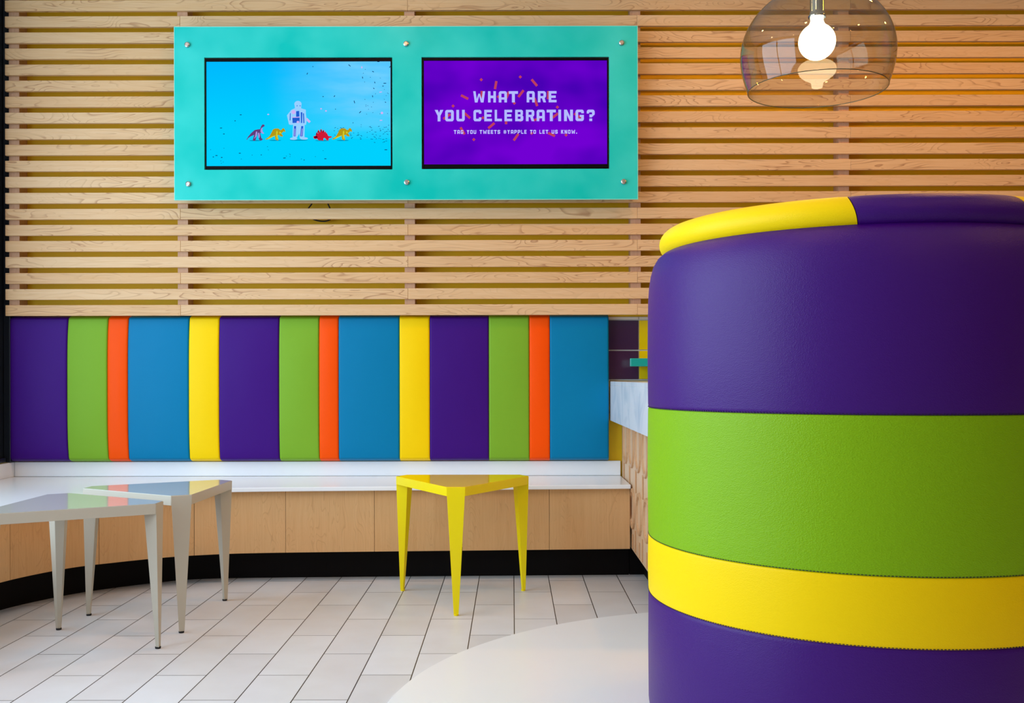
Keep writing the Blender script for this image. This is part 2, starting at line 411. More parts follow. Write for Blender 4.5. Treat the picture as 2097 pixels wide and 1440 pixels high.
# ------------------------------------------------------------------ back pads
PX = [19, 136.5, 219, 261, 386, 448, 571, 653, 693, 818, 880, 1001, 1084, 1126, 1247]
PC = ['purple', 'green', 'orange', 'blue', 'yellow']
YP = 4.815; PB = .4965; PT = 1.203
def pad_mesh(x0, x1, z0, z1, yb, yf, rx=.010, rz=.022, seed=0, wl=0, wr=0):
    W, H = x1-x0, z1-z0
    def samples(L, r, n):
        s = [r*(1-math.cos(i/8*PI/2)) for i in range(9)]
        m_ = [r+(L-2*r)*i/n for i in range(1, n)]
        return s+m_+[L-v for v in reversed(s)]
    us = samples(W, rx, 8); vs = samples(H, rz, 14)
    rnd = random.Random(seed); ph = rnd.random()*6
    e = lambda d, r: math.sqrt(max(0, 1-(1-min(d/r, 1))**2))
    bm = bmesh.new(); G = []
    for v in vs:
        row = []
        for u in us:
            q = e(min(u, W-u), rx)*.14+.86
            f = q*e(min(v, H-v), rz)
            puff = .006*math.sin(PI*u/W)*math.sin(PI*v/H)**.5 if 0 < u < W else 0
            wob = .0010*math.sin(v*9+ph)*math.sin(PI*u/W)
            bow = .010*abs(2*v/H-1)**4*(wl+(wr-wl)*u/W)
            row.append(bm.verts.new((x0+u+bow, yb-(yb-yf)*f-puff*f-wob*f, z0+v)))
        G.append(row)
    for a, b_ in zip(G, G[1:]):
        for j in range(len(a)-1): bm.faces.new((a[j], a[j+1], b_[j+1], b_[j]))
    # closed back
    bd = [G[0][j] for j in range(len(us))]+[r[-1] for r in G[1:]]+[G[-1][j] for j in range(len(us)-2, -1, -1)]+[r[0] for r in G[-2:0:-1]]
    bk = [bm.verts.new((v.co.x, yb+.004, v.co.z)) for v in bd]
    for j in range(len(bd)): bm.faces.new((bd[j], bk[j], bk[(j+1) % len(bd)], bd[(j+1) % len(bd)]))
    bm.faces.new(bk)
    return bm
names = {
 0: 'wide purple vinyl back pad at the left end beside the dark window frame',
 1: 'green vinyl back pad right of the leftmost purple pad',
 2: 'narrow orange vinyl back pad nearest the left window',
 3: 'wide blue vinyl back pad nearest the left window',
 4: 'yellow vinyl back pad below the left part of the blue screen',
 5: 'purple vinyl back pad under the screen showing toy dinosaurs',
 6: 'green vinyl back pad in the middle of the bench, right of a purple one',
 7: 'narrow orange vinyl back pad in the middle of the bench',
 8: 'wide blue vinyl back pad just left of the one above the yellow table',
 9: 'yellow vinyl back pad directly behind the left corner of the yellow table',
 10: 'purple vinyl back pad right behind the middle of the yellow table',
 11: 'green vinyl back pad behind the right corner of the yellow table',
 12: 'narrow orange vinyl back pad nearest the service counter',
 13: 'wide blue vinyl back pad at the right end beside the counter'}
names[8] = 'wide blue vinyl back pad left of the yellow pad above the yellow table'
for i in range(14):
    c = PC[i % 5]; x0, x1 = wx(PX[i], YP), wx(PX[i+1], YP)
    o = obj('back_pad', pad_mesh(x0+.0001, x1-.0001, PB, PT, WB-.006, YP, seed=i, wl=(0 if i == 0 else max(0, 1-i/9)), wr=max(0, 1-(i+1)/9)), M['pad_'+c])
    autosmooth(o, 50)
    tag(o, names[i], 'back pad', 'striped upholstered pads along the bench back')

# ------------------------------------------------------------------ glass panel with the two screens
DP = 4.70
px0, px1, pz0, pz1 = wx(357.5, DP), wx(1307.5, DP), wz(409, DP), wz(53, DP)
t1 = (wx(419.5, DP), wx(804.5, DP), wz(346.5, DP), wz(116.5, DP)); t2 = (wx(864.5, DP), wx(1248.5, DP), wz(346, DP), wz(116.5, DP))
gp = thing('glass_panel', 'large frosted teal glass panel framing two screens on the slats', 'panel', ((px0+px1)/2, DP, pz0))
bm = bmesh.new(); TH = .011
e_ = .0025
for (a, b_, c, d) in ((px0+e_, t1[0], pz0+e_, pz1-e_), (t1[1], t2[0], pz0+e_, pz1-e_), (t2[1], px1-e_, pz0+e_, pz1-e_), (t1[0], t1[1], t1[3], pz1-e_), (t1[0], t1[1], pz0+e_, t1[2]), (t2[0], t2[1], t2[3], pz1-e_), (t2[0], t2[1], pz0+e_, t2[2])):
    add_box(bm, a, b_, DP, DP+TH, c, d)
bmesh.ops.remove_doubles(bm, verts=bm.verts, dist=1e-6)
obj('frosted_glass', bm, M['panel'], gp)
bm = bmesh.new()
add_box(bm, px0, px0+e_, DP, DP+TH, pz0, pz1); add_box(bm, px1-e_, px1, DP, DP+TH, pz0, pz1)
add_box(bm, px0+e_, px1-e_, DP, DP+TH, pz0, pz0+e_); add_box(bm, px0+e_, px1-e_, DP, DP+TH, pz1-e_, pz1)
o = obj('polished_edge', bm, M['glass_edge'], gp); o['label'] = 'pale green polished edge'
for (bx, by) in ((385.5, 91), (833, 90), (1274, 89), (387, 376), (834, 373.5), (1277.5, 373)):
    X, Z = wx(bx, DP), wz(by, DP)
    bm = bmesh.new(); r = .0125
    prof = [(0, -.0115), (r*.62, -.0115), (r*.95, -.009), (r, -.006), (r, 0)]
    add_lathe(bm, prof+[(r*.8, 0), (r*.8, .066), (0, .066)], 28)
    for v in bm.verts: v.co = Vector((X+v.co.x, DP+v.co.z, Z+v.co.y))
    o = obj('standoff_bolt', bm, M['steel'], gp); autosmooth(o, 30)

def tv(bounds, sb, name_label):
    x0, x1, z0, z1 = bounds
    t = thing('television', name_label, 'television', ((x0+x1)/2, DP+.03, z0), 'wall screens in the teal panel')
    bm = bmesh.new()
    a, b_, c, d = sb
    yf = DP+.003; yb = DP+.014
    add_box(bm, x0, a, yf, yb, z0, z1, .001, 1); add_box(bm, b_, x1, yf, yb, z0, z1, .001, 1)
    add_box(bm, a, b_, yf, yb, z0, c, .001, 1); add_box(bm, a, b_, yf, yb, d, z1, .001, 1)
    add_box(bm, x0+.003, x1-.003, yb, DP+.055, z0+.003, z1-.003, .003, 1)
    obj('bezel', bm, M['black_plastic'], t)
    return t
g = .001
TB1 = (wx(421, DP), wx(803, DP), wz(345, DP), wz(118, DP)); SB1 = (wx(422.8, DP), wx(800.8, DP), wz(338.5, DP), wz(124, DP))
TB2 = (wx(866, DP), wx(1247, DP), wz(344.5, DP), wz(118, DP)); SB2 = (wx(869.2, DP), wx(1244.6, DP), wz(336, DP), wz(123, DP))
tvA = tv(TB1, SB1, 'wall screen showing toy dinosaurs and a clear robot on blue')
tvB = tv(TB2, SB2, 'wall screen showing WHAT ARE YOU CELEBRATING on purple')
# screen A: blue sky picture
m = bpy.data.materials.new('screen_blue'); m.use_nodes = True; n = m.node_tree.nodes; l = m.node_tree.links; n.clear()
out = n.new('ShaderNodeOutputMaterial'); em = n.new('ShaderNodeEmission'); l.new(em.outputs[0], out.inputs[0])
tc = n.new('ShaderNodeTexCoord'); sp = n.new('ShaderNodeSeparateXYZ'); l.new(tc.outputs['Generated'], sp.inputs[0])
r1 = n.new('ShaderNodeValToRGB'); r1.color_ramp.elements[0].color = srgb(0, 205, 250); r1.color_ramp.elements[1].color = srgb(0, 182, 250)
r1.color_ramp.elements[0].position = .35
l.new(sp.outputs[2], r1.inputs[0])
r2 = n.new('ShaderNodeValToRGB'); r2.color_ramp.elements[0].color = (0, 0, 0, 1); r2.color_ramp.elements[1].color = (1, 1, 1, 1)
r2.color_ramp.elements[0].position = .30; r2.color_ramp.elements[1].position = .95; r2.color_ramp.interpolation = 'EASE'
l.new(sp.outputs[0], r2.inputs[0])
r3 = n.new('ShaderNodeValToRGB'); r3.color_ramp.elements[0].color = (0, 0, 0, 1); r3.color_ramp.elements[0].position = .25; r3.color_ramp.elements[1].color = (1, 1, 1, 1); r3.color_ramp.elements[1].position = .55
l.new(sp.outputs[2], r3.inputs[0])
mm = n.new('ShaderNodeMath'); mm.operation = 'MULTIPLY'; l.new(r2.outputs[0], mm.inputs[0]); l.new(r3.outputs[0], mm.inputs[1])
mp = n.new('ShaderNodeMapping'); mp.inputs['Scale'].default_value = (3, 1, 7); l.new(tc.outputs['Generated'], mp.inputs[0])
ns = n.new('ShaderNodeTexNoise'); ns.inputs['Scale'].default_value = 1; ns.inputs['Detail'].default_value = 4; l.new(mp.outputs[0], ns.inputs[0])
rr = n.new('ShaderNodeMapRange'); rr.inputs[1].default_value = .4; rr.inputs[2].default_value = .65; rr.inputs[3].default_value = .45; l.new(ns.outputs[0], rr.inputs[0])
m3 = n.new('ShaderNodeMath'); m3.operation = 'MULTIPLY'; l.new(mm.outputs[0], m3.inputs[0]); l.new(rr.outputs[0], m3.inputs[1])
mx = n.new('ShaderNodeMix'); mx.data_type = 'RGBA'; mx.inputs[7].default_value = srgb(112, 206, 255)
l.new(r1.outputs[0], mx.inputs[6]); l.new(m3.outputs[0], mx.inputs[0]); l.new(mx.outputs[2], em.inputs[0])
M['screenA'] = m
m = bpy.data.materials.new('screen_purple'); m.use_nodes = True; n = m.node_tree.nodes; l = m.node_tree.links; n.clear()
out = n.new('ShaderNodeOutputMaterial'); em = n.new('ShaderNodeEmission'); l.new(em.outputs[0], out.inputs[0])
tc = n.new('ShaderNodeTexCoord'); mp = n.new('ShaderNodeMapping'); mp.inputs['Scale'].default_value = (2, 1, 1.6); l.new(tc.outputs['Generated'], mp.inputs[0])
ns = n.new('ShaderNodeTexNoise'); ns.inputs['Scale'].default_value = 1.3; ns.inputs['Detail'].default_value = 2; l.new(mp.outputs[0], ns.inputs[0])
cr = n.new('ShaderNodeValToRGB'); cr.color_ramp.elements[0].position = .32; cr.color_ramp.elements[0].color = srgb(72, 0, 178)
cr.color_ramp.elements[1].position = .62; cr.color_ramp.elements[1].color = srgb(112, 0, 208)
l.new(ns.outputs[0], cr.inputs[0]); l.new(cr.outputs[0], em.inputs[0]); M['screenB'] = m
YS = DP+.010
scrA = obj('screen', box(SB1[0], SB1[1], YS, YS+.003, SB1[2], SB1[3]), M['screenA'], tvA)
scrB = obj('screen', box(SB2[0], SB2[1], YS, YS+.003, SB2[2], SB2[3]), M['screenB'], tvB)

def flat(bm, polys, y, ox, oy, sc_=4.766):
    """polygons in picture units of a screen, laid on the screen's face"""
    for P in polys:
        vs = [bm.verts.new((wx(ox+x/sc_, DP), y, wz(oy+yy/sc_, DP))) for x, yy in P]
        bm.faces.new(vs)
def sub(name, polys, m, par, ox, oy, lift=.0006):
    bm = bmesh.new(); flat(bm, polys, YS-lift, ox, oy)
    bmesh.ops.triangulate(bm, faces=bm.faces)
    me = bpy.data.meshes.new(name); bm.to_mesh(me); bm.free(); me.materials.append(m)
    o = bpy.data.objects.new(name, me); COL.objects.link(o); o.parent = par
    # par is itself a child of the television: undo its world offset
    o.location = (0, 0, 0)
    return o
def bar(cx, cy, L, W, ang):
    a = math.radians(ang); u = (math.cos(a), -math.sin(a)); v = (math.sin(a), math.cos(a))
    return [(cx+s*L/2*u[0]+q*W/2*v[0], cy+s*L/2*u[1]+q*W/2*v[1]) for s, q in ((-1, -1), (1, -1), (1, 1), (-1, 1))]
def ell(cx, cy, rx, ry, n_=14, rot=0):
    c, s = math.cos(math.radians(rot)), math.sin(math.radians(rot))
    return [(cx+rx*math.cos(2*PI*i/n_)*c-ry*math.sin(2*PI*i/n_)*s, cy+rx*math.cos(2*PI*i/n_)*s+ry*math.sin(2*PI*i/n_)*c) for i in range(n_)]
E = {k: emit('picture_'+k, srgb(*c)) for k, c in {
 'violet': (96, 60, 120), 'lilac': (170, 150, 225), 'mustard': (178, 150, 20), 'olive': (120, 105, 20), 'lime': (206, 200, 40), 'red': (205, 25, 50), 'maroon': (90, 5, 35),
 'royal': (30, 90, 205), 'ice': (150, 205, 255), 'skyblue': (70, 160, 245), 'navy': (10, 60, 110), 'pink': (205, 175, 240), 'shadow': (0, 140, 180),
 'letter': (178, 184, 255), 'orange': (186, 62, 92), 'smallletter': (196, 196, 255)}.items()}
OX, OY = 400, 100
# purple theropod
sub('toy_dinosaur', [[(500, 875), (515, 848), (545, 812), (580, 782), (612, 776), (632, 775), (643, 745), (655, 728), (672, 730), (678, 742), (668, 752), (655, 755), (652, 775), (655, 800), (640, 812), (618, 812), (598, 815), (575, 830), (540, 845), (515, 862), (505, 880)],
     [(560, 880), (565, 860), (585, 840), (580, 815), (606, 812), (604, 836), (592, 852), (584, 866), (588, 884), (568, 888)],
     [(606, 815), (632, 812), (634, 838), (632, 852), (645, 862), (660, 872), (650, 884), (628, 884), (618, 866), (622, 850)]], E['violet'], scrA, OX, OY)
sub('toy_dinosaur_belly', [[(638, 778), (650, 758), (655, 765), (652, 795), (672, 815), (662, 820), (645, 812), (636, 800)], [(588, 838), (592, 800), (602, 795), (604, 812), (598, 842), (580, 864), (572, 866)], [(612, 812), (622, 808), (630, 835), (626, 860), (618, 862)]], E['lilac'], scrA, OX, OY, .0009)
def hadro(dx, s):
    f = lambda P: [(x+dx, y) for x, y in P]
    o = sub('toy_dinosaur', [f([(683, 872), (700, 862), (725, 842), (745, 805), (758, 778), (780, 768), (810, 768), (830, 785), (845, 780), (850, 768), (866, 766), (878, 788), (878, 804), (862, 796), (855, 805), (838, 818), (830, 832), (800, 832), (770, 838), (745, 852), (715, 872), (690, 878)]),
        f([(775, 835), (802, 830), (800, 852), (812, 874), (808, 886), (782, 878), (786, 858)]), f([(828, 818), (838, 815), (856, 838), (850, 852), (835, 842), (822, 850)])], E['mustard'], scrA, OX, OY)
    sub('toy_dinosaur_belly', [f([(700, 864), (745, 845), (790, 832), (782, 838), (750, 854), (715, 872)]), f([(790, 800), (800, 788), (806, 810), (798, 830), (806, 872), (795, 876), (788, 850)]), f([(820, 800), (836, 800), (838, 816), (822, 822)])], E['lime'], scrA, OX, OY, .0009)
hadro(0, 1); hadro(652, 1)
sub('toy_dinosaur', [[(1153, 845), (1170, 842), (1190, 825), (1205, 808), (1235, 800), (1265, 810), (1285, 832), (1305, 845), (1332, 845), (1332, 858), (1305, 862), (1290, 868), (1302, 884), (1282, 884), (1268, 862), (1252, 864), (1250, 888), (1232, 884), (1222, 862), (1212, 884), (1195, 880), (1192, 868), (1168, 872), (1155, 862)]] +
    [[(x-12, y+16), (x-2, y-18), (x+12, y+14)] for x, y in ((1190, 818), (1207, 795), (1232, 788), (1254, 796), (1272, 810), (1286, 828))], E['red'], scrA, OX, OY)
sub('toy_dinosaur_spikes', [[(x-9, y+12), (x-2, y-14), (x+5, y+8)] for x, y in ((1200, 800), (1228, 788), (1250, 796), (1185, 822))]+[[(1158, 848), (1190, 840), (1196, 862), (1165, 866)]], E['maroon'], scrA, OX, OY, .0009)
# clear robot
sub('toy_robot', [ell(1003, 530, 36, 32), [(970, 540), (1036, 540), (1034, 575), (974, 575)], [(935, 588), (970, 572), (1036, 572), (1080, 585), (1082, 730), (940, 732)], [(895, 640), (935, 590), (940, 735), (915, 728)], [(1076, 600), (1090, 690), (1080, 735), (1066, 730)],
     [(955, 730), (1068, 730), (1066, 860), (1020, 862), (1014, 750), (1000, 750), (990, 860), (950, 862)], ell(960, 868, 36, 12), ell(1062, 866, 38, 12)], E['ice'], scrA, OX, OY)
sub('toy_robot_works', [[(985, 600), (1015, 596), (1018, 650), (985, 655)], [(1030, 610), (1046, 610), (1044, 715), (1032, 715)], [(948, 656), (1020, 652), (1020, 712), (950, 715)], [(965, 745), (985, 745), (980, 845), (960, 845)], [(1035, 745), (1055, 745), (1048, 845), (1024, 845)], ell(995, 547, 5, 5), ell(1024, 547, 5, 5), [(988, 680), (1012, 680), (1010, 705), (990, 705)], [(1052, 620), (1062, 620), (1066, 715), (1056, 718)], [(925, 620), (932, 618), (930, 690), (922, 690)]], E['royal'], scrA, OX, OY, .0009)
sub('toy_robot_shine', [ell(960, 608, 22, 20), ell(1003, 706, 14, 12), [(945, 655), (1025, 655), (1025, 662), (945, 664)], [(970, 770), (976, 770), (974, 840), (968, 840)], [(1042, 770), (1047, 770), (1040, 840), (1034, 840)]], E['pink'], scrA, OX, OY, .0012)
for c in (ell(585, 886, 62, 5), ell(780, 884, 60, 5), ell(1010, 882, 90, 5), ell(1240, 888, 70, 5), ell(1440, 886, 60, 5)): sub('picture_shadow', [c], E['shadow'], scrA, OX, OY, .0003)
rs = random.Random(3); cf = []
for (x, y, a, L) in ((1095, 232, 60, 18), (1508, 153, -40, 26), (1738, 214, -20, 18), (1853, 328, 0, 26), (1635, 272, -80, 18), (1755, 320, -70, 16), (1745, 378, -40, 14), (1733, 455, -80, 18), (1555, 510, -75, 26), (1611, 610, 45, 24), (1859, 514, -30, 12), (1249, 457, 0, 12), (1360, 453, 50, 16), (443, 633, 0, 18), (250, 762, 0, 20), (174, 1045, 0, 12), (205, 1031, 0, 20), (256, 1050, 0, 16), (433, 1009, 0, 18), (388, 692, 0, 12), (278, 820, 0, 16), (870, 1057, 5, 24), (1062, 1077, 0, 10), (1270, 1065, 0, 20), (643, 1026, 0, 10), (1862, 978, 0, 26), (1150, 163, 0, 8), (1903, 168, 60, 18), (1790, 116, 0, 22), (1835, 355, 0, 14), (1370, 580, 0, 8), (1541, 714, 0, 8)):
    cf.append(bar(x, y, L, 7, a))
for i in range(70):
    x = 1340+560*rs.random()**.8; y = 750+rs.gauss(0, 1)*10+140*rs.random()
    cf.append(bar(min(x, 1898), y, 6+14*rs.random(), 4, rs.uniform(-25, 25)))
for i in range(22): cf.append(bar(rs.uniform(1600, 1890), rs.uniform(180, 700), 8, 4, rs.uniform(-80, 80)))
for i in range(16): cf.append(bar(rs.uniform(140, 1300), rs.uniform(900, 1120), 8, 4, rs.uniform(-10, 10)))
sub('confetti', cf, E['navy'], scrA, OX, OY, .0004)['kind'] = 'stuff'
sub('confetti', [ell(1229, 576, 8, 7), ell(1277, 597, 9, 7), ell(1824, 618, 12, 12), bar(1812, 414, 26, 8, 10), bar(1815, 690, 24, 8, 5), ell(1628, 172, 7, 10), bar(1102, 690, 50, 22, -45), ell(712, 630, 10, 5)], E['pink'], scrA, OX, OY, .0004)['kind'] = 'stuff'

# screen B lettering
s_ = .30
def R(x0, y0, x1, y1): return [(x0, y0), (x1, y0), (x1, y1), (x0, y1)]
c_ = .17
def glyph(ch, sv=.32, k=.22):
    """convex pieces in a unit box, y down"""
    L = R(0, 0, sv, 1); Rr = R(1-sv, 0, 1, 1)
    Lt = [(0, .16), (.10, .03), (.22, 0), (sv, 0), (sv, 1), (0, 1)]
    Rt = [(1-sv, 0), (.78, 0), (.90, .03), (1, .16), (1, 1), (1-sv, 1)]
    Ltb = [(0, .16), (.10, .03), (.22, 0), (sv, 0), (sv, 1), (.22, 1), (.10, .97), (0, .84)]
    Rtb = [(1-sv, 0), (.78, 0), (.90, .03), (1, .16), (1, .84), (.90, .97), (.78, 1), (1-sv, 1)]
    top = R(sv, 0, 1-sv, k); bot = R(sv, 1-k, 1-sv, 1)
    D = {
     'A': [Lt, Rt, top, R(sv, .55, 1-sv, .75)],
     'O': [Ltb, Rtb, top, bot],
     'U': [[(0, 0), (sv, 0), (sv, 1), (.22, 1), (.10, .97), (0, .84)], [(1-sv, 0), (1, 0), (1, .84), (.90, .97), (.78, 1), (1-sv, 1)], bot],
     'C': [Ltb, top, bot, [(1-sv, 0), (.78, 0), (.90, .03), (1, .16), (1, .34), (1-sv, .34)], [(1-sv, .66), (1, .66), (1, .84), (.90, .97), (.78, 1), (1-sv, 1)]],
     'G': [Ltb, top, bot, [(1-sv, 0), (.78, 0), (.90, .03), (1, .16), (1, .32), (1-sv, .32)], [(1-sv, .46), (1, .46), (1, .84), (.90, .97), (.78, 1), (1-sv, 1)], R(.5, .46, 1-sv, .64)],
     'E': [L, R(sv, 0, 1, k), R(sv, .39, .9, .61), R(sv, 1-k, 1, 1)],
     'L': [L, R(sv, 1-k, 1, 1)],
     'T': [R(0, 0, 1, .24), R(.34, .24, .66, 1)],
     'H': [L, Rr, R(sv, .39, 1-sv, .62)],
     'I': [R(0, 0, 1, 1)],
     'N': [L, Rr, [(sv-.02, 0), (sv, 0), (1-sv, .62), (1-sv, 1), (1-sv-.04, 1), (sv-.02, .42)]],
     'B': [L, [(sv, 0), (.76, 0), (.93, .06), (.96, .14), (.96, .40), (.86, .5), (.92-.24, .5), (.92-.24, .19), (sv, .19)][:0] or R(sv, 0, .70, .2), R(sv, .4, .8, .6), R(sv, .8, .70, 1),
           [(.66, 0), (.78, 0), (.93, .08), (.95, .16), (.95, .40), (.88, .5), (.66, .5)], [(.66, .5), (.90, .5), (1, .60), (1, .84), (.92, .96), (.78, 1), (.66, 1)]],
     'R': [L, R(sv, 0, .70, .2), R(sv, .44, .75, .64), [(.68, 0), (.78, 0), (.95, .08), (1, .18), (1, .45), (.92, .58), (.68, .64)], [(.50, .62), (.82, .58), (1, 1), (.68, 1)]],
     'P': [L, R(sv, 0, .70, .2), R(sv, .48, .75, .68), [(.68, 0), (.78, 0), (.95, .08), (1, .18), (1, .50), (.93, .62), (.78, .68), (.68, .68)]],
     'W': [[(0, 0), (.20, 0), (.33, 1), (.14, 1)], [(.80, 0), (1, 0), (.86, 1), (.67, 1)], [(.44, .22), (.54, .22), (.36, 1), (.20, 1)], [(.46, .22), (.56, .22), (.80, 1), (.64, 1)]],
     'Y': [[(0, 0), (.36, 0), (.62, .5), (.62, .6), (.40, .6)], [(.64, 0), (1, 0), (.60, .6), (.38, .6), (.38, .5)], R(.34, .5, .66, 1)],
     'K': [L, [(sv, .42), (.62, 0), (1, 0), (.50, .62), (sv, .62)], [(.34, .45), (.6, .38), (1, 1), (.64, 1)]],
     'S': [[(0, .16), (.10, .03), (.22, 0), (sv, 0), (sv, .6), (.12, .58), (0, .48)], [(sv, 0), (.78, 0), (.90, .03), (1, .16), (1, .28), (.7, .28), (.7, .22), (sv, .22)][:0] or R(sv-.02, 0, .8, .22), R(.7, .02, 1, .3), R(.2, .4, .8, .6), [(1-sv, .4), (.88, .42), (1, .52), (1, .84), (.90, .97), (.78, 1), (1-sv, 1)], R(.2, .78, .75, 1), R(0, .7, .3, .97)],
     '?': [[(0, .14), (.12, .02), (.24, 0), (.76, 0), (.9, .04), (1, .16), (1, .24), (0, .24)], R(0, .2, .3, .34), [(.66, .2), (1, .2), (1, .40), (.92, .50), (.66, .50)], R(.34, .42, .80, .60), R(.34, .6, .66, .68), R(.32, .78, .68, 1)],
     '#': [R(.2, 0, .36, 1), R(.6, 0, .76, 1), R(0, .25, 1, .4), R(0, .6, 1, .75)],
     '.': [R(0, .74, 1, 1)],
    }
    return D[ch]
def lay(ch, x0, x1, y0, y1, sv=.32, k=.22):
    return [[(x0+(x1-x0)*x, y0+(y1-y0)*y) for x, y in P] for P in glyph(ch, sv, k)]
polys = []
for ch, a, b_ in (('W', 620, 737), ('H', 765, 842), ('A', 870, 950), ('T', 968, 1058), ('A', 1143, 1222), ('R', 1252, 1332), ('E', 1358, 1435)): polys += lay(ch, a, b_, 408, 518)
l1 = polys; n_what = sum(len(glyph(c)) for c in 'WHAT'); polys = []
for ch, a, b_ in (('Y', 243, 328), ('O', 345, 430), ('U', 455, 537), ('C', 622, 700), ('E', 728, 803), ('L', 830, 900), ('E', 925, 1000), ('B', 1030, 1110), ('R', 1135, 1217), ('A', 1240, 1320), ('T', 1338, 1428), ('I', 1452, 1479), ('N', 1508, 1595), ('G', 1620, 1702), ('?', 1730, 1808)): polys += lay(ch, a, b_, 590, 702)
l2 = polys; polys = []
txt = 'TAG YOU TWEETS #YAPPLE TO LET US KNOW.'
wd = {' ': .62, 'W': 1.45, '.': .4, 'I': .4, 'E': .9, 'L': .85, '#': 1.15}
tot = sum(wd.get(c, 1) + (.36 if c != ' ' else .36) for c in txt)-.36
u = (1635-430)/tot; x = 430
for c in txt:
    w_ = wd.get(c, 1)*u
    if c != ' ': polys += lay(c, x, x+w_, 787.5, 825, .29, .21)
    x += w_+.36*u
l3 = polys
OX2, OY2 = 840, 100
con = [bar(840, 348, 80, 24, 80), bar(1218, 325, 84, 24, -50), bar(536, 465, 80, 24, -27), bar(1087, 432, 84, 24, 52), bar(562, 647, 74, 24, -42), bar(797, 745, 80, 24, 40), bar(515, 795, 80, 24, -60), bar(1038, 858, 80, 24, 55), bar(1385, 832, 74, 24, -25), bar(1232, 515, 84, 24, -70), bar(1352, 447, 80, 22, 88), bar(1422, 647, 70, 24, 38), bar(362, 655, 84, 24, 35), bar(957, 445, 70, 24, 68), bar(1240, 683, 70, 22, 20), bar(703, 440, 70, 22, 90), bar(1640, 650, 80, 24, -35)]
for x, y in ((699, 295), (1081, 269), (423, 552), (1443, 565), (625, 880), (1022, 525), (1527, 838), (715, 668), (1190, 820), (1080, 694), (865, 462)): con.append(bar(x, y, 24, 24, 45))
con.append(bar(941, 717, 24, 28, 0))
for c in con: sub('confetti_graphic', [c], E['orange'], scrB, OX2, OY2, .0005)
n_you = sum(len(glyph(c)) for c in 'YOU')
for word in (l1[:n_what], l1[n_what:], l2[:n_you], l2[n_you:]): sub('headline_word', word, E['letter'], scrB, OX2, OY2, .0009)
sub('caption_text', l3, E['smallletter'], scrB, OX2, OY2, .0009)

# cable hanging behind the slats
bm = bmesh.new()
cp = [(wx(646, 4.84), 4.84, 1.80), (wx(640, 4.84), 4.84, wz(415, 4.84)), (wx(631, 4.84), 4.84, wz(430, 4.84)), (wx(640, 4.84), 4.84, wz(447, 4.84)), (wx(664, 4.84), 4.84, wz(452.5, 4.84)), (wx(680, 4.84), 4.84, wz(446, 4.84)), (wx(678, 4.84), 4.84, wz(430, 4.84)), (wx(672, 4.84), 4.84, wz(415, 4.84)), (wx(668, 4.84), 4.84, 1.80)]
add_tube(bm, spline(cp, 6), .0035, 8)
o = obj('power_cable', bm, M['rubber'], None, True); tag(o, 'black cable loop hanging behind the slats below the teal panel', 'cable')

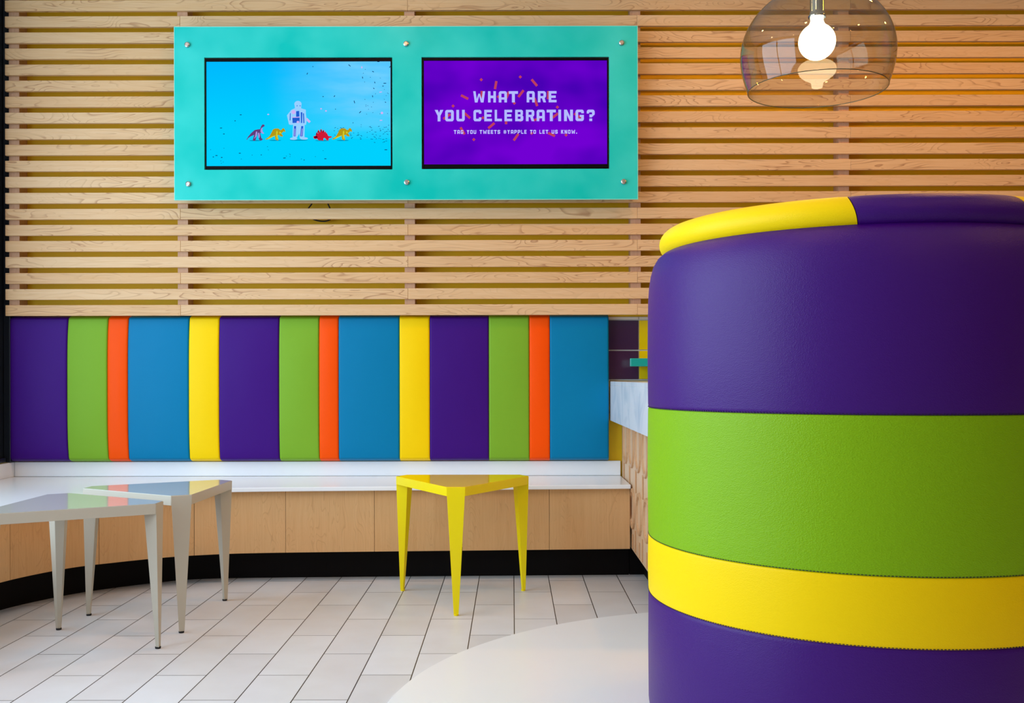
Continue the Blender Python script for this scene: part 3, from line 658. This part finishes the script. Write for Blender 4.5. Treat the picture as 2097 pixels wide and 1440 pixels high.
# ------------------------------------------------------------------ tables
def mid_in(m_, d, s, dep, wi, q): return m_-d*dep+s*(q*wi/2)
def make_table(name, label, cx, cy, ang, body, top, group, foot_mat):
    t = thing(name, label, 'table', (cx, cy, 0), group)
    H = .486; RF = .300; WF = .072; AP = .034
    def corner(i):
        a = math.radians(ang+120*i); d = Vector((math.cos(a), math.sin(a))); s = Vector((-d.y, d.x))
        m_ = Vector((cx, cy))+d*RF
        return m_, d, s
    pts = []
    for i in range(3):
        m_, d, s = corner(i); pts += [m_-s*WF/2, m_+s*WF/2]
    c0 = Vector((cx, cy))
    inner = [c0+(p-c0)*.992 for p in pts]
    # top plate
    bm = bmesh.new(); add_prism(bm, [(p.x, p.y) for p in inner], H-.004, H+.0008)
    o = obj('table_top', bm, top, t)
    # apron: rim between outline and inner outline
    bm = bmesh.new()
    inn = [c0+(p-c0)*.90 for p in pts]
    n_ = len(pts); q = []
    for p, r in zip(pts, inn):
        q.append([bm.verts.new((p.x, p.y, H-AP)), bm.verts.new((p.x, p.y, H)), bm.verts.new((r.x, r.y, H-.004)), bm.verts.new((r.x, r.y, H-AP))])
    for i in range(n_):
        a, b_ = q[i], q[(i+1) % n_]
        for j in range(4): bm.faces.new((a[j], b_[j], b_[(j+1) % 4], a[(j+1) % 4]))
    o = obj('apron', bm, body, t)
    md = o.modifiers.new('bevel', 'BEVEL'); md.width = .0012; md.segments = 2; md.limit_method = 'ANGLE'
    for i in range(3):
        m_, d, s = corner(i)
        # section: corner facet and two flanges running along the table sides
        m1, m2 = pts[2*i], pts[2*i+1]
        prev = pts[2*i-1]; nxt = pts[(2*i+2) % 6]
        f1 = (prev-m1).normalized(); f2 = (nxt-m2).normalized()
        K = .27; DEP = .046; WI = .036
        sec = [m1, m2, mid_in(m_, d, s, DEP, WI, 1), mid_in(m_, d, s, DEP, WI, -1)]
        bot = [m_+(p-m_)*K for p in sec]
        bm = bmesh.new()
        zf = .006
        # flange top follows the mitre down from the corner
        T = [bm.verts.new((p.x, p.y, H-.0008)) for p in (m1-d*.0004, m2-d*.0004)]
        T2 = [bm.verts.new((p.x, p.y, H-AP)) for p in sec[2:]]
        B = [bm.verts.new((p.x, p.y, zf)) for p in bot]
        ring_t = [T[0], T[1], T2[0], T2[1]]
        for v, p in zip(ring_t, sec): v.co = Vector((p.x+d.x*.0008, p.y+d.y*.0008, v.co.z))
        for j in range(4): bm.faces.new((B[j], B[(j+1) % 4], ring_t[(j+1) % 4], ring_t[j]))
        bm.faces.new(ring_t); bm.faces.new(B[::-1])
        o = obj('leg', bm, body, t)
        md = o.modifiers.new('bevel', 'BEVEL'); md.width = .001; md.segments = 2; md.limit_method = 'ANGLE'
        fc = sum(bot, Vector((0, 0)))/4
        bm = bmesh.new(); add_lathe(bm, [(0, 0), (.0085, 0), (.0095, .002), (.0095, .0065), (0, .0065)], 16, (fc.x, fc.y))
        fo = obj('foot_pad', bm, foot_mat, None); fo.parent = o
    return t
G3 = 'three-legged triangular tables'
make_table('side_table', 'yellow three-legged triangular table in front of the bench', -.210, 4.076, -90.5, M['yellow_lac'], M['yellow_top'], G3, M['yellow_lac'])
make_table('side_table', 'greige triangular table right behind the one cut by the left edge', -1.313, 3.793, 179.2, M['grey_lac'], M['grey_top'], G3, M['rubber'])
make_table('side_table', 'greige triangular table nearest the camera, cut by the left edge', -1.474, 3.329, 120.6, M['grey_lac'], M['grey_top'], G3, M['rubber'])

# ------------------------------------------------------------------ service counter
ct = thing('service_counter', 'carved pale wood service counter with a thick white top', 'counter', (.9, 4.3, 0))
YC0 = 3.875
obj('counter_body', box(.535, 1.30, YC0, WB-.003, .131, .70), M['carved'], ct)
bm = box(.600, 1.28, YC0+.02, WB-.003, 0, .1305); add_box(bm, .5335, .600, 4.562, WB-.003, 0, .1305)
obj('toe_kick', bm, M['kick'], ct)
bm = bmesh.new(); add_box(bm, .474, 1.42, 3.40, WB-.012, .8605, .88, .002, 1)
add_box(bm, .474, .50, 3.40, WB-.012, .691, .8606, .001, 1); add_box(bm, .5, 1.42, 3.40, 3.43, .691, .8606, .001, 1)
obj('counter_top', bm, M['marble'], ct)
# carved relief of long rings with routed grooves
def ring(bm, yc, zc, hw, hh, w_, x0, x1, n_=10):
    def outline(hw, hh):
        r = hw; P = []
        for i in range(n_+1): a = PI*i/n_; P.append((yc+r*math.cos(a), zc+(hh-r)+r*math.sin(a)))
        for i in range(n_+1): a = PI+PI*i/n_; P.append((yc+r*math.cos(a), zc-(hh-r)+r*math.sin(a)))
        return P
    O, I = outline(hw, hh), outline(hw-w_, hh-w_)
    Om, Im = outline(hw-.003, hh-.003), outline(hw-w_+.003, hh-w_+.003)
    V = [[bm.verts.new((x, y, z)) for y, z in P] for x, P in ((x1, O), (x0, Om), (x0, Im), (x1, I))]
    for j in range(4):
        A, B = V[j], V[(j+1) % 4]
        for i in range(len(A)): bm.faces.new((A[i], A[(i+1) % len(A)], B[(i+1) % len(B)], B[i]))
bm = bmesh.new()
for i, y in enumerate((4.70, 4.47, 4.24, 4.01)):
    ring(bm, y, .62-.006*i, .088, .128-.006*i, .022, .5275, .5355)
for i, y in enumerate((4.66, 4.43, 4.20, 3.97)):
    ring(bm, y, .312+.006*i, .084, .092, .020, .5270, .5355)
    add_box(bm, .529, .5355, y-.100, y-.090, .14, .235, .002, 1)
    add_box(bm, .529, .5355, y-.004, y+.006, .14, .205, .002, 1)
    add_box(bm, .529, .5355, y+.11, y+.119, .40, .50, .002, 1)
obj('carved_relief', bm, wood('carved_edge_maple', srgb(214, 172, 130), srgb(196, 148, 104), srgb(160, 108, 66), axis='Z', fig=.4), ct)
# tiles on the wall above the counter
bs = thing('tiled_backsplash', 'plum and yellow square tiles on the wall above the counter', 'tiles', (.9, 4.87, .89))
YT = 4.872
obj('grout', box(.465, 2.2, YT+.002, WB-.0005, .883, 1.194), M['grout'], bs)
tz = [(wz(777, YT), wz(719.3, YT)), (wz(716.7, YT), wz(657, YT)), (wz(654.8, YT), 1.193)]
cols = [.465, wx(1307.3, YT), wx(1309.3, YT)]
tx = [(.466, wx(1307.3, YT))]; x = wx(1309.3, YT)
while x < 2.15: tx.append((x, x+.137)); x += .1425
for i, (a, b_) in enumerate(tx):
    for j, (c, d) in enumerate(tz):
        mk = 'ctile' if j == 2 else ('ptile' if i % 3 == 0 else ('ytile' if i % 3 == 1 else 'ctile'))
        o = obj('tile', box(a, b_, YT-.004, YT+.0019, c, d, .001, 1), M[mk], bs)
        o['label'] = {'ctile': 'cream tile', 'ptile': 'dark plum tile', 'ytile': 'yellow tile'}[mk]
# teal shelf
bm = bmesh.new()
xa = wx(1290, 4.70); z0, z1 = wz(751, 4.70), wz(734.5, 4.70)
add_prism(bm, [(xa, 4.70), (xa+.004, 4.697), (1.15, 4.697), (1.15, YT-.005), (xa+.05, YT-.005)], z0, z1)
o = obj('wall_shelf', bm, M['teal']); tag(o, 'short thick teal shelf on the plum and yellow tiles', 'shelf')
md = o.modifiers.new('bevel', 'BEVEL'); md.width = .003; md.segments = 2; md.limit_method = 'ANGLE'

# ------------------------------------------------------------------ round platform and booth
BC = (.902, 2.595)
bm = bmesh.new(); add_lathe(bm, [(0, 0), (1.256, 0), (1.256, .006), (1.252, .010), (0, .010)], 160, BC)
o = obj('round_platform', bm, M['platform']); autosmooth(o, 30); tag(o, 'smooth white round floor platform under the purple booth', 'platform')
booth = thing('round_booth', 'tall round leather booth with purple, green and yellow bands', 'booth', (BC[0], BC[1], .010))
RO = .5445
def band(name, prof, m, label):
    bm = bmesh.new(); add_lathe(bm, prof, 180, BC); o = obj(name, bm, m, booth); autosmooth(o, 60); o['label'] = label; return o
zb = [.0105, .338, .486, .820]
gd = .0035
def wallprof(z0, z1, r=RO, rr=.006, bulge=.0015):
    P = [(r-gd, z0)]
    for i in range(1, 5): a = i/4*PI/2; P.append((r-gd+gd*math.sin(a), z0+rr*(1-math.cos(a))))
    for i in range(1, 8): u_ = i/8; P.append((r+bulge*math.sin(PI*u_), z0+rr+(z1-z0-2*rr)*u_))
    for i in range(4, 0, -1): a = i/4*PI/2; P.append((r-gd+gd*math.sin(a), z1-rr*(1-math.cos(a))))
    P.append((r-gd, z1)); return P
low = [(RO-.05, .0105), (RO-.038, .0105)]+[(RO-.038+.038*math.sin(a), .055-.0445*math.cos(a)) for a in [PI/2*i/6 for i in range(1, 7)]]
low += [(RO+.001, .2), (RO, .328), (RO-.001, .335), (RO-gd, .338)]
band('purple_band', low, M['sofa_purple'], 'lower purple leather band')
band('yellow_band', wallprof(zb[1], zb[2]), M['sofa_yellow'], 'yellow leather band')
band('green_band', wallprof(zb[2], zb[3]), M['sofa_green'], 'green leather band')
up = [(RO-gd, .820), (RO-.001, .823), (RO, .83), (RO+.001, .95), (RO, 1.06), (.5436, 1.10), (.5415, 1.135), (.537, 1.165), (.530, 1.190), (.519, 1.209), (.505, 1.221), (.488, 1.229), (.47, 1.232), (.44, 1.232)]
band('purple_band', up, M['sofa_purple'], 'upper purple leather band')
# stitching along the seams
for zs in (.486, .820, .338):
    bm = bmesh.new()
    N = 460; r = RO-.0002
    for i in range(N):
        a = 2*PI*i/N; da = 2*PI/N*.30
        pts = [(BC[0]+rr_*math.cos(b_), BC[1]+rr_*math.sin(b_)) for rr_, b_ in ((r-.004, a-da), (r+.0006, a-da), (r+.0006, a+da), (r-.004, a+da))]
        if i % 1 == 0: add_prism(bm, pts, zs+.0014, zs+.0028)
    obj('stitching', bm, M['stitch'], booth)
# rim roll in coloured lengths, slanted joints
def roll(a0, a1, m, label):
    RR, rm, zc = .472, .042, 1.250
    bm = bmesh.new(); n1 = max(8, int(abs(a1-a0)/2)); n2 = 28; rings = []
    for i in range(n1+1):
        row = []
        for j in range(n2):
            b_ = 2*PI*j/n2
            hz = math.sin(b_)*.038
            sl = -1.3*(hz/.038)-.8*(hz/.038)**2   # joint leans
            a = math.radians(a0+(a1-a0)*i/n1+sl)
            if i in (0, n1): k = .985
            else: k = 1
            r = RR+rm*math.cos(b_)*k
            row.append(bm.verts.new((BC[0]+r*math.cos(a), BC[1]+r*math.sin(a), zc+hz*k)))
        rings.append(row)
    for p, q in zip(rings, rings[1:]):
        for j in range(n2): bm.faces.new((p[j], q[j], q[(j+1) % n2], p[(j+1) % n2]))
    bm.faces.new(rings[0]); bm.faces.new(rings[-1][::-1])
    o = obj('rim_roll', bm, m, booth); autosmooth(o, 50); o['label'] = label
segs = [(-110, -67.7, 'purple'), (-67.5, -20.2, 'yellow'), (-20, 29.8, 'purple'), (30, 79.8, 'yellow'), (80, 129.8, 'purple'), (130, 249.8, 'yellow')]
for a, b_, c in segs: roll(a, b_, M['sofa_'+c], c+' leather length of the rim')
bm = bmesh.new(); add_lathe(bm, [(0, 1.226), (.43, 1.226), (.455, 1.229), (.46, 1.215)], 96, BC)
o = obj('top_panel', bm, M['sofa_purple'], booth); autosmooth(o, 50)

# ------------------------------------------------------------------ pendant lamp
LC = (1.017, 3.33); LZ = 1.855
pl = thing('pendant_lamp', 'clear smoked dome pendant lamp with a glowing globe bulb', 'lamp', (LC[0], LC[1], LZ))
prof = []
zm, rm_ = 1.972, .2500
for i in range(13):    # below the widest point
    u_ = i/12; z = LZ+(zm-LZ)*u_
    prof.append((.2250+(rm_-.2250)*math.sin(u_*PI/2), z))
for i in range(1, 25):
    a = PI/2*i/24
    prof.append((max(rm_*math.cos(a), .021) if i < 24 else .021, zm+.222*math.sin(a)))
bm = bmesh.new(); add_lathe(bm, prof, 96, LC)
o = obj('lamp_shade', bm, M['smoke'], pl, True)
bm = bmesh.new(); rim_c = [(.2250+.0014*math.cos(a), LZ+.0014*math.sin(a)) for a in [2*PI*i/8 for i in range(8)]]
add_lathe(bm, rim_c, 96, LC, close=True)
o = obj('shade_rim', bm, mat('smoked_edge', srgb(70, 72, 50), .15), pl, True); o['label'] = 'dark rim of the dome'
bz = 2.0145; br_ = .0600
bprof = [(br_*math.sin(a), bz-br_*math.cos(a)) for a in [PI*i/24 for i in range(0, 21)]]
bprof += [(.0255, bz+.0575), (.0222, bz+.064), (.0205, bz+.072), (.0205, bz+.088)]
bprof[0] = (0.0, bz-br_)
bm = bmesh.new(); add_lathe(bm, bprof, 48, LC)
obj('bulb', bm, emit('bulb_glow', (1, .80, .50, 1), 14), pl, True)
bm = bmesh.new()
z0 = bz+.080
add_lathe(bm, [(.0, z0+.012), (.0235, z0+.012), (.028, z0), (.029, z0+.004), (.0245, z0+.014), (.0235, z0+.02), (.0235, 2.20), (.030, 2.203), (.030, 2.225), (.012, 2.232), (0, 2.232)], 40, LC)
o = obj('lamp_holder', bm, M['chrome'], pl); autosmooth(o, 35); o['label'] = 'chrome lamp holder'
bm = bmesh.new(); add_tube(bm, [(LC[0], LC[1], 2.231), (LC[0], LC[1], 2.6), (LC[0], LC[1], ZC-.02)], .003, 8); obj('cord', bm, M['rubber'], pl)
bm = bmesh.new(); add_lathe(bm, [(0, ZC-.028), (.05, ZC-.026), (.055, ZC-.001), (0, ZC-.001)], 32, LC); o = obj('ceiling_rose', bm, M['chrome'], pl); autosmooth(o)

# ------------------------------------------------------------------ recessed ceiling lights (above the frame)
glow = emit('downlight_glow', (1, .72, .42, 1), 30)
def downlight(x, y, power, col=(1, .40, .07), size=168):
    t = thing('ceiling_light', 'round recessed warm ceiling light above the room', 'ceiling light', (x, y, ZC), 'recessed ceiling lights')
    bm = bmesh.new(); add_lathe(bm, [(.045, ZC-.002), (.062, ZC-.006), (.066, ZC-.001)], 32, (x, y)); obj('trim_ring', bm, M['ceil'], t, True)
    bm = bmesh.new(); add_lathe(bm, [(0, ZC-.0025), (.045, ZC-.0025)], 24, (x, y)); obj('lens', bm, glow, t)
    l_ = bpy.data.lights.new('downlight', 'SPOT'); l_.energy = power; l_.color = col; l_.spot_size = math.radians(size); l_.spot_blend = .5; l_.shadow_soft_size = .05
    o = bpy.data.objects.new('downlight', l_); COL.objects.link(o); o.parent = t; o.location = (0, 0, -.01)
for x, y, p, *c_l in ((.9, 3.8, 27, (1, .42, .04)), (1.9, 3.7, 33, (1, .41, .02)), (2.9, 3.7, 35, (1, .41, .02)), (-.6, 3.8, 20), (.1, 1.9, 26), (2.6, 1.6, 26), (1.3, .4, 26), (-1.9, .85, 24), (2.9, .0, 10), (-1.9, 3.0, 6)):
    downlight(x, y, p, *c_l)

# undo nested offset for meshes parented under a part (sub-parts were built in world space)
bpy.context.view_layer.update()
